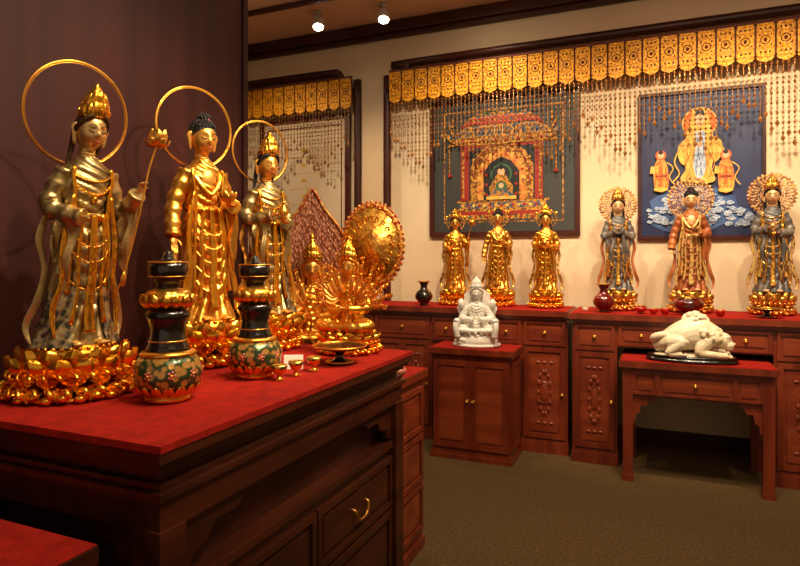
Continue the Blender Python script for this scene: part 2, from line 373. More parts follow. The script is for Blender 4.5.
def head(kind,nu=44,nv=36):
    """slots: 0 face 1 hair 2 gold ornament 3 eye 4 lip"""
    m=MB(); rows=[]
    for i in range(nv+1):
        th=pi*(.01+.98*i/nv); row=[]
        for j in range(nu):
            a=2*pi*j/nu; nx=sin(th)*sin(a); ny=-sin(th)*cos(a); nz=cos(th)
            x=.043*nx; y=.047*ny; z=.060*nz
            x*=1-.20*max(0,-nz)**1.4; fr=max(0,-ny)
            d=.014*exp(-(nx/.12)**2-((nz+.13)/.15)**2)+.007*exp(-(nx/.09)**2-((nz-.12)/.2)**2)
            d-=.0070*exp(-((abs(nx)-.36)/.2)**2-((nz-.08)/.11)**2)
            d+=.005*exp(-((abs(nx)-.36)/.15)**2-((nz-.04)/.07)**2)
            d+=.003*exp(-((abs(nx)-.5)/.25)**2-((nz+.3)/.2)**2)
            d+=.006*exp(-(nx/.22)**2-((nz+.46)/.06)**2)+.005*exp(-(nx/.28)**2-((nz+.8)/.12)**2)-.004*exp(-(nx/.2)**2-((nz+.62)/.06)**2)
            y-=d*fr
            row.append((x,y,z))
        rows.append(row)
    m.grid(rows,0)
    for s_ in (-1,1):
        m.tube([(s_*.006,-.0430,.004),(s_*.016,-.0452,.001),(s_*.029,-.0375,.006)],[.0008,.0021,.0008],6,3,4)
        m.tube([(s_*.006,-.0470,.016),(s_*.017,-.0460,.022),(s_*.031,-.036,.016)],[.0008,.0014,.0006],6,3,4)
        m.tube([(s_*.042,.004,.018),(s_*.050,.006,.010),(s_*.048,.004,-.012),(s_*.045,.002,-.036),(s_*.041,.002,-.040)],[(.004,.008),(.004,.010),(.004,.007),(.004,.006),(.002,.003)],8,0,3)
    m.tube([(-.011,-.0460,-.0270),(-.005,-.0503,-.0275),(0,-.0511,-.0285),(.005,-.0503,-.0275),(.011,-.0460,-.0270)],[.0006,.0023,.0025,.0023,.0006],6,4,4)
    m.ell((0,-.0475,.026),(.0025,.002,.0025),4,8,5)
    m.lathe([(.028,-.10),(.024,-.08),(.025,-.065),(.023,-.05),(.02,-.03)],(0,.006,0),20,0)
    m.torus((0,.006,-.066),.0245,.0025,0,n=24,m=6,M=Matrix.Rotation(pi/2,4,'X'))
    if kind=='buddha':
        m.ell((0,.007,.016),(.0445,.0475,.056),1,24,16)
        m.ell((0,.006,.070),(.022,.024,.020),1,16,10)
        for i in range(9):
            th=.10+i*.155; n=max(5,int(sin(th)*26))
            for j in range(n):
                a=2*pi*(j+.5*(i%2))/n; p=(.0455*sin(th)*sin(a),.007-.0485*sin(th)*cos(a),.016+.057*cos(th))
                if cos(a)>.2 and p[2]<.040: continue
                m.ell(p,(.0050,.0050,.0050),1,7,5)
        for i in range(4):
            th=.2+i*.35; n=max(4,int(sin(th)*13))
            for j in range(n):
                a=2*pi*j/n; m.ell((.022*sin(th)*sin(a),.006-.024*sin(th)*cos(a),.070+.02*cos(th)),(.0045,.0045,.0045),1,7,5)
        m.ell((0,-.026,.066),(.004,.003,.005),4,8,5)
    else:
        m.ell((0,.009,.014),(.0455,.048,.057),1,24,16)
        for s_ in (-1,1): m.tube([(0,-.030,.054),(s_*.022,-.032,.046),(s_*.040,-.014,.026),(s_*.046,.008,-.002),(s_*.040,.024,-.04),(s_*.045,.022,-.10),(s_*.055,.0,-.15)],[.007,.008,.008,.008,.009,.007,.003],8,1,3)
        m.ell((0,.010,.080),(.024,.024,.030),1,16,10)
        hc=.050
        m.torus((0,.004,.047),.040,.0045,2,n=30,m=8,M=Matrix.Rotation(pi/2,4,'X'))
        for rr,hh,nn,zz in ((.040,hc,9,.045),(.033,hc*1.2,7,.062)):
            for k in range(nn):
                a=-1.5+3.0*k/(nn-1); H=hh*(1-.35*abs(a)/1.5)
                sub=MB(); P=[(rr,zz),(rr+.004,zz+H*.4),(rr-.001,zz+H*.8),(rr-.009,zz+H*1.05)]
                T=Matrix.Translation((0,.004,0))@Matrix.Rotation(a-pi/2,4,'Z')
                sub.petals(1,P,.0125,0,.004,2); m.merge(sub,T)
                m.ell(T@Vector((rr+.007,0,zz+H*.45)),(.0035,.0035,.0045),4 if k%2 else 2,7,5)
        m.lathe([(.034,.05),(.034,.08),(.030,.10),(.022,.118),(.012,.130),(.004,.142),(.001,.147)],(0,.004,0),24,2,wave=.10,nw=8)
        for k in range(12):
            a=2*pi*k/12; m.ell((.040*sin(a),.004-.042*cos(a),.047),(.005,.005,.006),2,7,5)
    return m

def hand(m,w,d,nrm,size=.05,curl=.4,side=1,mi=0):
    d=Vector(d).normalized(); nrm=Vector(nrm); nrm=(nrm-d*nrm.dot(d)).normalized(); t=d.cross(nrm)*side; w=Vector(w); s_=size
    R=Matrix((t,nrm,d)).transposed()
    m.ell(w+d*s_*.28,(s_*.21,s_*.09,s_*.30),mi,12,8,R)
    for k,(o,l) in enumerate(((.15,.46),(.05,.52),(-.05,.48),(-.15,.38))):
        p=w+d*s_*.48+t*s_*o; pts=[p]; dd=d.copy(); L=l*s_
        for q in range(3):
            an=curl*(.5+.5*q)+k*.05*curl
            dd=(dd*cos(an)+nrm*sin(an)).normalized(); p=p+dd*L*(.42,.33,.25)[q]; pts.append(p)
        m.tube(pts,[s_*.058,s_*.052,s_*.045,s_*.030],7,mi,3)
    p=w+d*s_*.15+t*s_*.17
    m.tube([p,p+t*s_*.14+d*s_*.16+nrm*s_*.05,p+t*s_*.16+d*s_*.34+nrm*s_*.12*(1+curl)],[s_*.07,s_*.06,s_*.035],7,mi,4)

BODY=[(.165,0,.0,.108,.088),(.19,0,0,.104,.084),(.26,0,0,.088,.074),(.36,0,0,.078,.064),(.46,0,-.004,.077,.062),(.53,0,-.004,.074,.060),(.60,0,0,.062,.050),(.67,0,0,.070,.054),(.72,0,.002,.080,.050),(.750,0,.004,.072,.044),(.770,0,.006,.048,.038),(.790,0,.006,.028,.030)]
def interpk(keys,z):
    for a,b in zip(keys,keys[1:]):
        if a[0]<=z<=b[0]:
            t=(z-a[0])/(b[0]-a[0]); return [p+(q-p)*t for p,q in zip(a,b)]
    return keys[0] if z<keys[0][0] else keys[-1]
def loft(m,keys,disp,ns=110,sub=9,mi=0,grow=0,a0=None,a1=None,zr=None,hem=0):
    K=cr(keys,sub); rows=[]
    for z,cx,cy,rx,ry in K:
        if zr and not(zr[0]<=z<=zr[1]): continue
        row=[]
        for j in range(ns):
            a=2*pi*j/ns-pi if a0 is None else a0+(a1-a0)*j/(ns-1)
            d=disp(a,z)+grow
            row.append((cx+(rx+d)*sin(a),cy-(ry+d)*cos(a),z+hem*(1-cos(a))*.5*max(0,(.35-z)/.2)))
        rows.append(row)
    if a0 is None: m.grid(rows,mi)
    else: m.grid(rows,mi,closed=False)
def drape(m,p0,p1,L,mi,thick=.014,wd=1.0):
    p0=Vector(p0); p1=Vector(p1); c=(p0+p1)/2; h=(p1-p0)/2; h2=Vector((h.x,h.y,0)); nn=h2.cross(Vector((0,0,1)))
    nn=nn.normalized() if nn.length>1e-5 else Vector((0,1,0))
    rows=[]; ns=60
    for k in range(21):
        s_=k/20; row=[]
        for j in range(ns):
            t=2*pi*j/ns; w=(1.1-.70*s_**1.3)*wd; th=thick*(1-.4*s_)*(1+(.2+.8*min(1,s_*3))*.8*sin(7*t+2*s_))
            row.append(c+h*cos(t)*w+nn*(sin(t)*th+.010*sin(7*s_+4*cos(t)))+Vector((0,0,-L*s_*(.80+.22*cos(t+.5)+.10*sin(5*t)))))
        rows.append(row)
    m.grid(rows,mi)

def make_halo(m,kind,c,mi,R=.14):
    if kind=='ring':
        m.torus(c,R,.0038,mi,n=80,m=8); m.torus(c,R*.965,.0014,mi,n=80,m=6)
        m.tube([(c[0],c[1],c[2]-R),(c[0],c[1]-.02,c[2]-R-.08)],.003,8,mi)
    elif kind=='disc':
        m.torus(c,R,.005,mi,n=48,m=8); m.torus(c,R*.62,.004,mi,n=40,m=6); m.torus(c,R*.82,.0025,mi,n=40,m=6)
        for k in range(32):
            a=2*pi*k/32
            m.ell((c[0]+R*1.05*cos(a),c[1],c[2]+R*1.05*sin(a)),(.011,.004,.011),mi,8,5)
            m.tube([(c[0]+R*.6*cos(a),c[1],c[2]+R*.6*sin(a)),(c[0]+R*.8*cos(a+.09),c[1],c[2]+R*.8*sin(a+.09)),(c[0]+R*cos(a),c[1],c[2]+R*sin(a))],.0034,5,mi,3)
            m.ell((c[0]+R*.72*cos(a+.05),c[1],c[2]+R*.72*sin(a+.05)),(.009,.004,.009),mi,8,5)
            m.ell((c[0]+R*.90*cos(a+.1),c[1],c[2]+R*.90*sin(a+.1)),(.009,.004,.009),mi,8,5)
        for k in range(16):
            a=2*pi*k/16; m.tube([(c[0]+.3*R*cos(a),c[1],c[2]+.3*R*sin(a)),(c[0]+R*.6*cos(a),c[1],c[2]+R*.6*sin(a))],.003,5,mi)
            m.ell((c[0]+R*.48*cos(a+.2),c[1],c[2]+R*.48*sin(a+.2)),(.009,.004,.009),mi,8,5)
        m.torus(c,R*.32,.004,mi,n=30,m=6)
        m.tube([(c[0],c[1],c[2]-R),(c[0],c[1]-.01,c[2]-R-.1)],.004,8,mi)
    elif kind=='spiky':
        m.torus(c,R*.8,.0035,mi,n=56,m=6)
        for k in range(20):
            a=2*pi*k/20+.08
            m.ell((c[0]+R*.87*cos(a),c[1],c[2]+R*.87*sin(a)),(.007,.003,.007),mi,7,5)
        for k in range(3):
            a=pi/2+(k-1)*1.1; m.ell((c[0]+R*.95*cos(a),c[1],c[2]+R*.95*sin(a)),(.014,.004,.020),mi,8,6)
        m.tube([(c[0],c[1],c[2]-R*.8),(c[0],c[1]-.01,c[2]-R*.8-.12)],.004,8,mi)

def standing(name,loc,yaw,H,mats,pose='lotus',kind='guanyin',halo='ring',hi=True,haloR=.14,baseR=1.0,lean=0,hs=1.10,hemm=None,hz=None):
    robe,inner,face,hair,orn,basem,halom=mats
    e=empty(name,loc,yaw,H)
    ns=150 if hi else 84
    def LN(mb,k=1):
        for v in mb.v:
            if v.z>.17: v.y-=lean*k*(v.z-.17)/.7
    def D(a,z):
        low=max(0,min(1,(.62-z)/.3)); d=.014*low*(abs(sin(6.5*a+1.6*sin(z*12)))-.5)
        if abs(a)<2.0 and .20<z<.66: d+=.010*(abs(sin(pi*(z-.045*a*a)/.05))-.5)*(1-abs(a)/2.0)*min(1,(z-.20)/.1)
        if z>.6: d+=.006*(abs(sin(pi*(z+.03*a)/.030))-.5)
        d+=.018*max(0,(.25-z)/.08)*abs(sin(a*3.5+.6))
        return d
    body=MB(); loft(body,BODY,D,ns,mi=0)
    def D2(a,z):
        lowf=max(0,min(1,(.56-z)/.12)); b=min(a,2*pi-a)
        return .013*lowf*(abs(sin(5.5*a+2.2*sin(z*8)))-.4)+(1-lowf)*.008*(abs(sin(pi*(z+.06*b)/.052))-.5)*min(1,(.78-z)/.08)+.014*max(0,(.44-z)/.2)
    arms={'lotus':([(-.066,.0,.738),(-.108,.005,.625),(-.048,-.090,.585)],[(.066,.0,.738),(.118,-.005,.61),(.135,-.085,.675)]),
          'buddha':([(-.066,.0,.738),(-.118,.0,.61),(-.138,-.035,.485)],[(.066,.0,.738),(.115,.005,.61),(.075,-.100,.605)]),
          'vase':([(-.066,.0,.738),(-.110,-.0,.615),(-.032,-.100,.625)],[(.066,.0,.738),(.110,0,.61),(.040,-.100,.590)]),
          'pray':([(-.066,.0,.738),(-.108,-.01,.61),(-.012,-.100,.66)],[(.066,.0,.738),(.108,-.01,.61),(.012,-.100,.66)])}[pose]
    sl=MB()
    for A in arms:
        PP=cr(A,9); nP=len(PP)
        sl.tube(PP,[.034-.006*(k/(nP-1))+.003*sin(k*1.9) for k in range(nP)],18,0,3)
    for A in arms:
        if pose=='buddha' and A is arms[0]: continue
        drape(sl,Vector(A[1]),Vector(A[2])*.9+Vector(A[1])*.1,.26,0)
    body.merge(sl,mi=0); LN(body)
    body.build('robe_body',[robe],e,remesh=.0028 if hi else .0045,smit=1)
    o=MB()
    loft(o,BODY,D2,ns,mi=0,grow=.010,a0=.75,a1=2*pi-.75,zr=(.34 if hemm else .27,.752),hem=-.05)
    for s_ in (-1,1):
        pts=[]
        for z in (.34 if hemm else .272,.38,.42,.5,.58,.66,.72,.75):
            k=interpk(BODY,z); a=s_*.75; r=.014
            pts.append((k[1]+(k[3]+r)*sin(a),k[2]-(k[4]+r)*cos(a),z))
        o.tube(pts,[(.007,.004)]*len(pts),8,1,3,up=(0,1,0))
    pts=[(0,-.070,.60),(0,-.078,.50),(0.004,-.080,.40),(-.003,-.086,.30),(0,-.102,.21)]
    o.tube(pts,[(.010,.004),(.013,.004),(.014,.004),(.016,.004),(.020,.004)],10,1,5,up=(0,1,0))
    for s_ in (-1,1):
        o.tube([(s_*.03,-.066,.60),(s_*.042,-.072,.48),(s_*.038,-.074,.36),(s_*.055,-.082,.24)],[(.005,.003),(.007,.003),(.006,.003),(.009,.003)],8,1,5,up=(0,1,0))
    k=interpk(BODY,.60); rows=[]
    for dz,dr in ((-.016,.004),(-.010,.012),(.006,.013),(.014,.004)):
        rows.append([((k[3]+dr+.002)*sin(2*pi*j/48),k[2]-(k[4]+dr+.002)*cos(2*pi*j/48),.60+dz-.01*cos(2*pi*j/48)) for j in range(48)])
    o.grid(rows,1,caps=False)
    for s_ in (-1,1):
        o.tube([(s_*.108,.0,.62),(s_*.130,.01,.52),(s_*.112,0,.42),(s_*.130,-.01,.32),(s_*.155,.0,.24),(s_*.145,-.02,.18)],[(.009,.003),(.013,.003),(.010,.003),(.014,.003),(.012,.003),(.004,.002)],8,0,6,up=(0,1,0))
        o.tube([(s_*.06,-.05,.66),(s_*.085,-.055,.50),(s_*.085,-.06,.38),(s_*.105,-.06,.29),(s_*.10,-.075,.20)],[(.006,.003),(.010,.003),(.008,.003),(.011,.003),(.004,.002)],8,1,6,up=(0,1,0))
    LN(o); o.build('over_robe',[inner,orn],e)
    j=MB()
    def surf(a,z,g=.012):
        k=interpk(BODY,z); return (k[1]+(k[3]+g)*sin(a),k[2]-(k[4]+g)*cos(a),z)
    if kind!='buddha':
        for zc,aw,sg in ((.735,.9,.03),(.715,1.0,.055)):
            j.tube([surf(aw*t,zc-sg*(1-t*t),.007) for t in (-1,-.66,-.33,0,.33,.66,1)],.0028,6,0,3)
        for t in range(-6,7): j.ell(surf(t*.13,.715-.055*(1-(t/7.5)**2),.010),(.0045,.0045,.0055),0,7,5)
        j.ell(surf(0,.645,.010),(.010,.007,.012),0,10,6)
        for zc,sg,aw in ((.50,.06,.9),(.42,.07,1.0),(.52,.03,.6)):
            j.tube([surf(aw*t,zc-sg*(1-t*t),.014) for t in (-1,-.66,-.33,0,.33,.66,1)],.0024,6,0,3)
            for t in range(-3,4): j.ell(surf(aw*t/3.5,zc-sg*(1-(t/3.5)**2),.016),(.0048,.0048,.0048),0,7,5)
    else:
        j.tube([surf(-.9,.75,.006),surf(-.55,.70,.010),surf(-.15,.655,.012),surf(.15,.655,.012),surf(.55,.70,.010),surf(.9,.75,.006)],[(.010,.004)]*6,8,0,4,up=(0,1,0))
        for q in range(5):
            j.tube([surf(-1.0,.57-.055*q,.010),surf(-.3,.50-.055*q,.014),surf(.4,.50-.05*q,.014),surf(1.1,.60-.05*q,.010)],[.004]*4,6,1,4)
    LN(j); j.build('jewellery',[orn,inner],e)
    hm=MB()
    if kind=='buddha': hm.ell((0,-.028,.705),(.040,.028,.052),0,20,12)
    hm.merge(head(kind,44 if hi else 28,36 if hi else 22),Matrix.Translation((0,-.004,.870))@Matrix.Rotation(math.radians(9),4,'X')@Matrix.Scale(hs,4))
    R,L=arms
    if pose=='lotus':
        hand(hm,R[2],(.5,-.6,.25),(.2,.1,-1),.060,.35,-1); hand(hm,L[2],(.05,-.35,1),(.2,-.9,-.2),.060,.75,1)
    elif pose=='buddha':
        hand(hm,Vector(R[2])+Vector((0,-.004,0)),(-.05,-.2,-1),(.1,-1,0),.068,.12,-1); hand(hm,L[2],(-.75,-.5,.05),(0,0,1),.062,.3,-1)
        hm.tube([R[1],R[2]],[.024,.017],10,0)
    elif pose=='vase':
        hand(hm,R[2],(.7,-.5,.2),(.3,-.1,1),.056,.4,1); hand(hm,L[2],(-.7,-.5,.2),(0,0,1),.056,.4,-1)
    else:
        hand(hm,R[2],(.05,-.35,1),(1,0,0),.06,.05,1); hand(hm,L[2],(-.05,-.35,1),(-1,0,0),.06,.05,-1)
    for s_ in (-1,1):
        hm.tube([(s_*.035,-.02,.175),(s_*.04,-.10,.178),(s_*.043,-.118,.174)],[(.02,.012),(.018,.01),(.014,.007)],10,0,4)
        for t in range(5): hm.ell((s_*(.030+.0065*t),-.124+.002*t,.176),(.0042-.0003*t,.009,.005),0,7,5)
    LN(hm); hm.build('head_and_hands',[face,hair,orn,eyem,lipm],e)
    if hemm:
        hb=MB()
        def D3(a,z): return .012+.012*(abs(sin(6*a+2*sin(14*z)))-.3)+.02*max(0,(.27-z)/.1)*abs(sin(a*3.5+.6))
        loft(hb,BODY[:6],D3,ns,mi=0,a0=.45,a1=2*pi-.45,zr=(.168,.37),hem=0)
        LN(hb); hb.build('dark_under_robe',[hemm],e)
    b=MB(); lotus(b,0,baseR,14 if hi else 12,True); b.build('lotus_base',[basem],e)
    h=MB(); make_halo(h,halo,(0,.062,hz if hz else .885),0,haloR); LN(h,.75)
    q=MB()
    if pose=='lotus':
        q.tube([(.180,-.10,.85),(.155,-.105,.76),(.140,-.115,.69),(.118,-.12,.55),(.085,-.125,.40),(.07,-.115,.34)],[.0035]*6,7,0,6)
        q.petals(6,[(.003,0),(.022,.008),(.028,.030),(.020,.05)],.016,0,.006,0,(.180,-.10,.845)); q.ell((.180,-.10,.865),(.012,.012,.02),0,10,7)
        q.petals(6,[(.003,0),(.028,-.002),(.036,.010),(.038,.02)],.014,.5,.004,0,(.180,-.10,.845))
        q.ell((.085,-.125,.385),(.010,.008,.026),0,8,6)
    if pose=='vase':
        q.lathe([(.004,0),(.014,.002),(.012,.01),(.024,.03),(.022,.045),(.009,.06),(.008,.075),(.014,.085),(.002,.086)],(.0,-.145,.605),16,0)
    if pose=='buddha':
        q.petals(8,[(.004,0),(.022,.006),(.03,.02),(.03,.034)],.012,0,.004,0,(.022,-.145,.62)); q.ell((.022,-.145,.637),(.014,.014,.012),0,10,6)
    LN(q); h.merge(q); h.build('halo_and_attributes',[halom],e)
    return e

G=(gold,goldp,goldskin,hairm,goldb,goldb,gold)
CH=(champ,champ,MT('pale_gold_skin','#DDB674',.34,.78,point='#8c6430'),hairg,goldb,goldb,gold)
G2=(gold,gold,goldskin,hairm,goldb,goldb,gold)
standing('guanyin_statue',(-1.395,1.10,.951),78,.765,CH,'lotus','guanyin','ring',True,.172,1.0,lean=.11,hemm=champd,hs=1.05,hz=.94)
standing('buddha_statue',(-1.41,1.60,.951),70,.862,G2,'buddha','buddha','ring',True,.160,.93,hz=.925)
standing('guanyin_statue.001',(-1.40,1.95,.951),66,.815,(champ,goldp,goldskin,hairm,goldb,goldb,gold),'vase','guanyin','ring',True,.15,.78,hz=.945,hemm=champd)
standing('guanyin_statue.002',(-1.392,4.30,.953),15,.70,G,'lotus','guanyin','spiky',False,.115,.82)
standing('buddha_statue.001',(-1.065,4.30,.953),10,.73,(goldp,goldp,goldskin,hairm,goldb,goldb,gold),'buddha','buddha','spiky',False,.115,.82)
standing('guanyin_statue.003',(-.722,4.30,.953),5,.71,G,'vase','guanyin','spiky',False,.115,.82)
WD=(robebl,robeb,skinm,hairm,goldp,goldp,filig); WB=(robeb,robeb,skinm,hairm,robeg,goldp,filig)
standing('painted_guanyin_statue',(-.243,4.30,.953),5,.80,WD,'pray','guanyin','disc',False,.14,.75)
standing('painted_buddha_statue',(.20,4.30,.953),0,.83,WB,'buddha','buddha','disc',False,.155,.78)
standing('painted_guanyin_statue.001',(.652,4.30,.953),-6,.84,(robebl,robeg,skinm,hairm,goldp,goldp,filig),'vase','guanyin','disc',False,.145,.72)

SB=[(.15,0,.01,.085,.075),(.19,0,.01,.078,.07),(.26,0,.012,.064,.052),(.33,0,.012,.074,.052),(.38,0,.012,.082,.048),(.41,0,.012,.07,.042),(.43,0,.012,.045,.034),(.445,0,.012,.026,.026)]
def seated(name,loc,yaw,sc,mats,arms=0,RS=1.0,mandorla=None,base='lotus',kind='guanyin',mandm=None,mx=0,xs=1,ms=1):
    robe,face,hair,orn,basem=mats
    e=empty(name,loc,yaw,sc); e.scale=(sc*xs,sc*xs,sc)
    def D(a,z): return .006*(abs(sin(7*a+2*sin(20*z)))-.5)+(.006*(abs(sin(pi*(z-.03*a*a)/.03))-.5) if abs(a)<1.6 else 0)
    m=MB(); loft(m,SB,D,84)
    for s_ in (-1,1):
        PP=cr([(s_*.05,.01,.17),(s_*.13,-.05,.175),(s_*.155,-.075,.17),(s_*.10,-.12,.165),(-s_*.02,-.13,.16)],6); n_=len(PP)
        m.tube(PP,[.050-.028*(k/(n_-1))+.003*sin(k*2.0) for k in range(n_)],14,0,2)
        m.tube([(s_*.07,.012,.39),(s_*.125,0,.28),(s_*.03,-.09,.27)],[.03,.034,.026],12,0,6)
        drape(m,(s_*.125,0,.29),(s_*.045,-.08,.27),.10,0)
    for k in range(9):
        a=-1.3+2.6*k/8; m.tube([(.13*sin(a),-.10*cos(a),.17),(.16*sin(a),-.14*cos(a),.15),(.165*sin(a),-.145*cos(a),.115)],[.02,.018,.006],8,0,4)
    m.build('robe_body',[robe],e,remesh=.0042,smit=1)
    h=MB(); h.merge(head(kind,34,28),Matrix.Translation((0,0,.528))@Matrix.Rotation(math.radians(8),4,'X')@Matrix.Scale(1.15,4))
    hand(h,(-.03,-.09,.27),(.8,-.4,0),(0,0,1),.055,.4,1); hand(h,(.03,-.09,.275),(-.8,-.4,.1),(0,0,1),.055,.4,-1)
    if arms:
        rnd=random.Random(5)
        for ring in range(3):
            n=arms
            for k in range(n):
                a=math.radians(-22)+math.radians(224)*(k+.5*(ring%2))/(n-1); R=(.17,.22,.27)[ring]*RS+rnd.uniform(-.010,.010); y=(-.06,-.01,.03)[ring]
                sx=cos(a); sz=sin(a)
                if abs(sx)<.28 and sz>0 and ring<2: continue
                w=Vector((R*sx,y,.36+R*sz*.80)); el=Vector((R*.62*sx*1.05,y+.02,.35+R*.42*sz-.03))
                h.tube([(.05*sx,.02,.37),el,w],[.018,.015,.009],8,0,4)
                h.torus(w-Vector((sx*.012,0,sz*.012)),.012,.003,2,n=12,m=5)
                hand(h,w,(sx,-.15,sz),(0,-1,0),.045,.45,1)
                q=w+Vector((sx*.03,-.02,sz*.03)); t=(k+ring)%4
                if t==0: h.ell(q,(.011,.011,.011),2,9,6)
                elif t==1: h.tube([q-Vector((0,0,.02)),q+Vector((sx*.015,0,.035))],.0035,6,2); h.ell(q+Vector((sx*.015,0,.035)),(.007,.007,.010),2,7,5)
                elif t==2: h.torus(q,.014,.003,2,n=16,m=5)
                else: h.petals(5,[(.002,0),(.012,.006),(.014,.018)],.008,0,.003,2,tuple(q))
        for k in range(2):
            h.merge(head(kind,14,10),Matrix.Translation((0,.002,.650+k*.035))@Matrix.Scale(.38-.10*k,4))
    for zz in (.40,.375): h.tube([(.055*sin(t*.9),-.045*cos(t*.9)-.004,zz-.03*(1-t*t)) for t in (-1,-.5,0,.5,1)],.0035,6,2,3)
    mono=face is white
    h.build('head_and_hands',[face,hair,orn,face if mono else eyem,face if mono else lipm],e)
    b=MB()
    if base=='lotus': lotus(b,0,.98,14,True,.14)
    elif base=='tall': lotus(b,0,.9,14,True,.14)
    else:
        rnd=random.Random(2)
        b.lathe([(.20,0),(.215,.006),(.215,.025),(.20,.032)],n=40,mi=0,sy=.8)
        for k in range(60):
            a=rnd.uniform(0,2*pi); z=rnd.uniform(.0,.14); r=(.19-.25*z)*rnd.uniform(.7,1)
            b.ell((r*cos(a),r*.8*sin(a),max(z,.045)),(rnd.uniform(.02,.045),rnd.uniform(.02,.045),.03),0,9,6)
        b.lathe([(.19,.03),(.19,.06),(.16,.15),(.02,.155)],n=24,mi=0,sy=.8)
        P=[(-.15,.1),(-.19,.22),(-.16,.30),(-.18,.38),(-.12,.44),(-.11,.52),(-.04,.57),(0,.62),(.04,.57),(.11,.52),(.12,.44),(.18,.38),(.16,.30),(.19,.22),(.15,.1)]
        b.poly([p[:2] for p in cr(P,4)],.06,.095,0)
        for s_ in (-1,1):
            b.tube([(s_*.15,.05,.15),(s_*.175,-.02,.24),(s_*.165,-.10,.25),(s_*.175,-.13,.20),(s_*.16,-.12,.10)],[.03,.028,.03,.026,.03],10,0,5)
            b.ell((s_*.165,-.12,.262),(.026,.03,.024)); b.ell((s_*.14,.02,.42),(.03,.03,.05))
    b.build('base',[basem],e)
    if mandorla=='round':
        d=MB(); c=(mx,.13,.66)
        ns=64
        prof=((.01,.0),(.12,.0),(.125,.006),(.17,.006),(.175,.0),(.215,.0),(.22,.010),(.245,.010),(.25,0),(.25,-.01),(.01,-.01))
        rows=[[ (c[0]+r*.84*cos(2*pi*j/ns),c[1]-y,c[2]+1.08*r*sin(2*pi*j/ns)) for j in range(ns)] for r,y in prof]
        d.grid(rows[:7],0); d.grid(rows[5:],1)
        def E(r,a,y=0): return (c[0]+r*.84*cos(a),c[1]-y,c[2]+1.08*r*sin(a))
        for k in range(44):
            a=2*pi*k/44; d.ell(E(.254,a),(.013,.006,.015),1,7,5)
            d.ell(E(.195,a,.004),(.006,.004,.008),2,7,5)
        for k in range(20):
            a=2*pi*k/20
            d.tube([E(.13,a,.006),E(.155,a+.10,.010),E(.178,a+.02,.010),E(.168,a-.06,.010),E(.155,a-.02,.009)],[.003,.004,.004,.003,.002],6,2,3)
            d.tube([E(.20,a,.004),E(.215,a+.08,.008),E(.230,a+.02,.013),E(.224,a-.05,.011)],[.003,.003,.003,.002],6,2,3)
            d.tube([E(.03,a,.002),E(.115,a,.002)],.002,5,2,3); d.ell(E(.10,a+.15,.001),(.005,.003,.009),2,7,5)
        for r in (.12,.185,.212): d.tube([E(r,2*pi*j/48,.006) for j in range(49)],.0030,6,1,1)
        d.tube([(mx,.13,.42),(mx*.5,.11,.25),(0,.10,.12)],[.018,.016,.02],10,0)
        d.build('mandorla',mandm,e)
    if mandorla=='pointed':
        d=MB(); P=[]
        for k in range(61):
            a=pi*(k/60); x=-.20*ms*cos(a)*(1-.25*max(0,sin(a))**8); z=.34+(.46*sin(a)**.9+.08*max(0,sin(a))**30)*ms
            P.append((x,z))
        P=[(-.15,.12)]+P+[(.15,.12)]
        d.poly(P,.11,.122,0)
        for f in (1.0,.9,.8,.7,.6,.5,.4):
            d.tube([(x*f,.108,.30+(z-.30)*f) for x,z in P[1:-1:3]],.003 if f<1 else .008,6,1 if f==1 else 0,2)
        for k in range(1,60,2):
            x,z=P[k]; d.ell((x,.11,z),(.009,.006,.009),1,7,5)
            d.tube([(x*.4,.109,.30+(z-.30)*.4),(x*.97,.109,.30+(z-.30)*.97)],.0018,5,0,2)
        d.build('mandorla',mandm,e)
    return e
seated('thousand_armed_guanyin_statue',(-1.055,1.98,.951),4,.60,(gold,goldskin,gold,goldb,goldb),arms=13,RS=.86,mandorla='round',mandm=[aureole,redrim,goldb],mx=.10)
seated('seated_bodhisattva_statue',(-1.46,2.38,.806),32,.84,(gold,goldskin,gold,goldb,goldb),arms=9,RS=.70,mandorla='pointed',mandm=[lattice,redrim],base='tall',ms=1.18)
seated('white_marble_deity_statue',(-1.10,3.855,.7195),12,.66,(white,white,white,white,white),base='rock',kind='crown',xs=1.12)

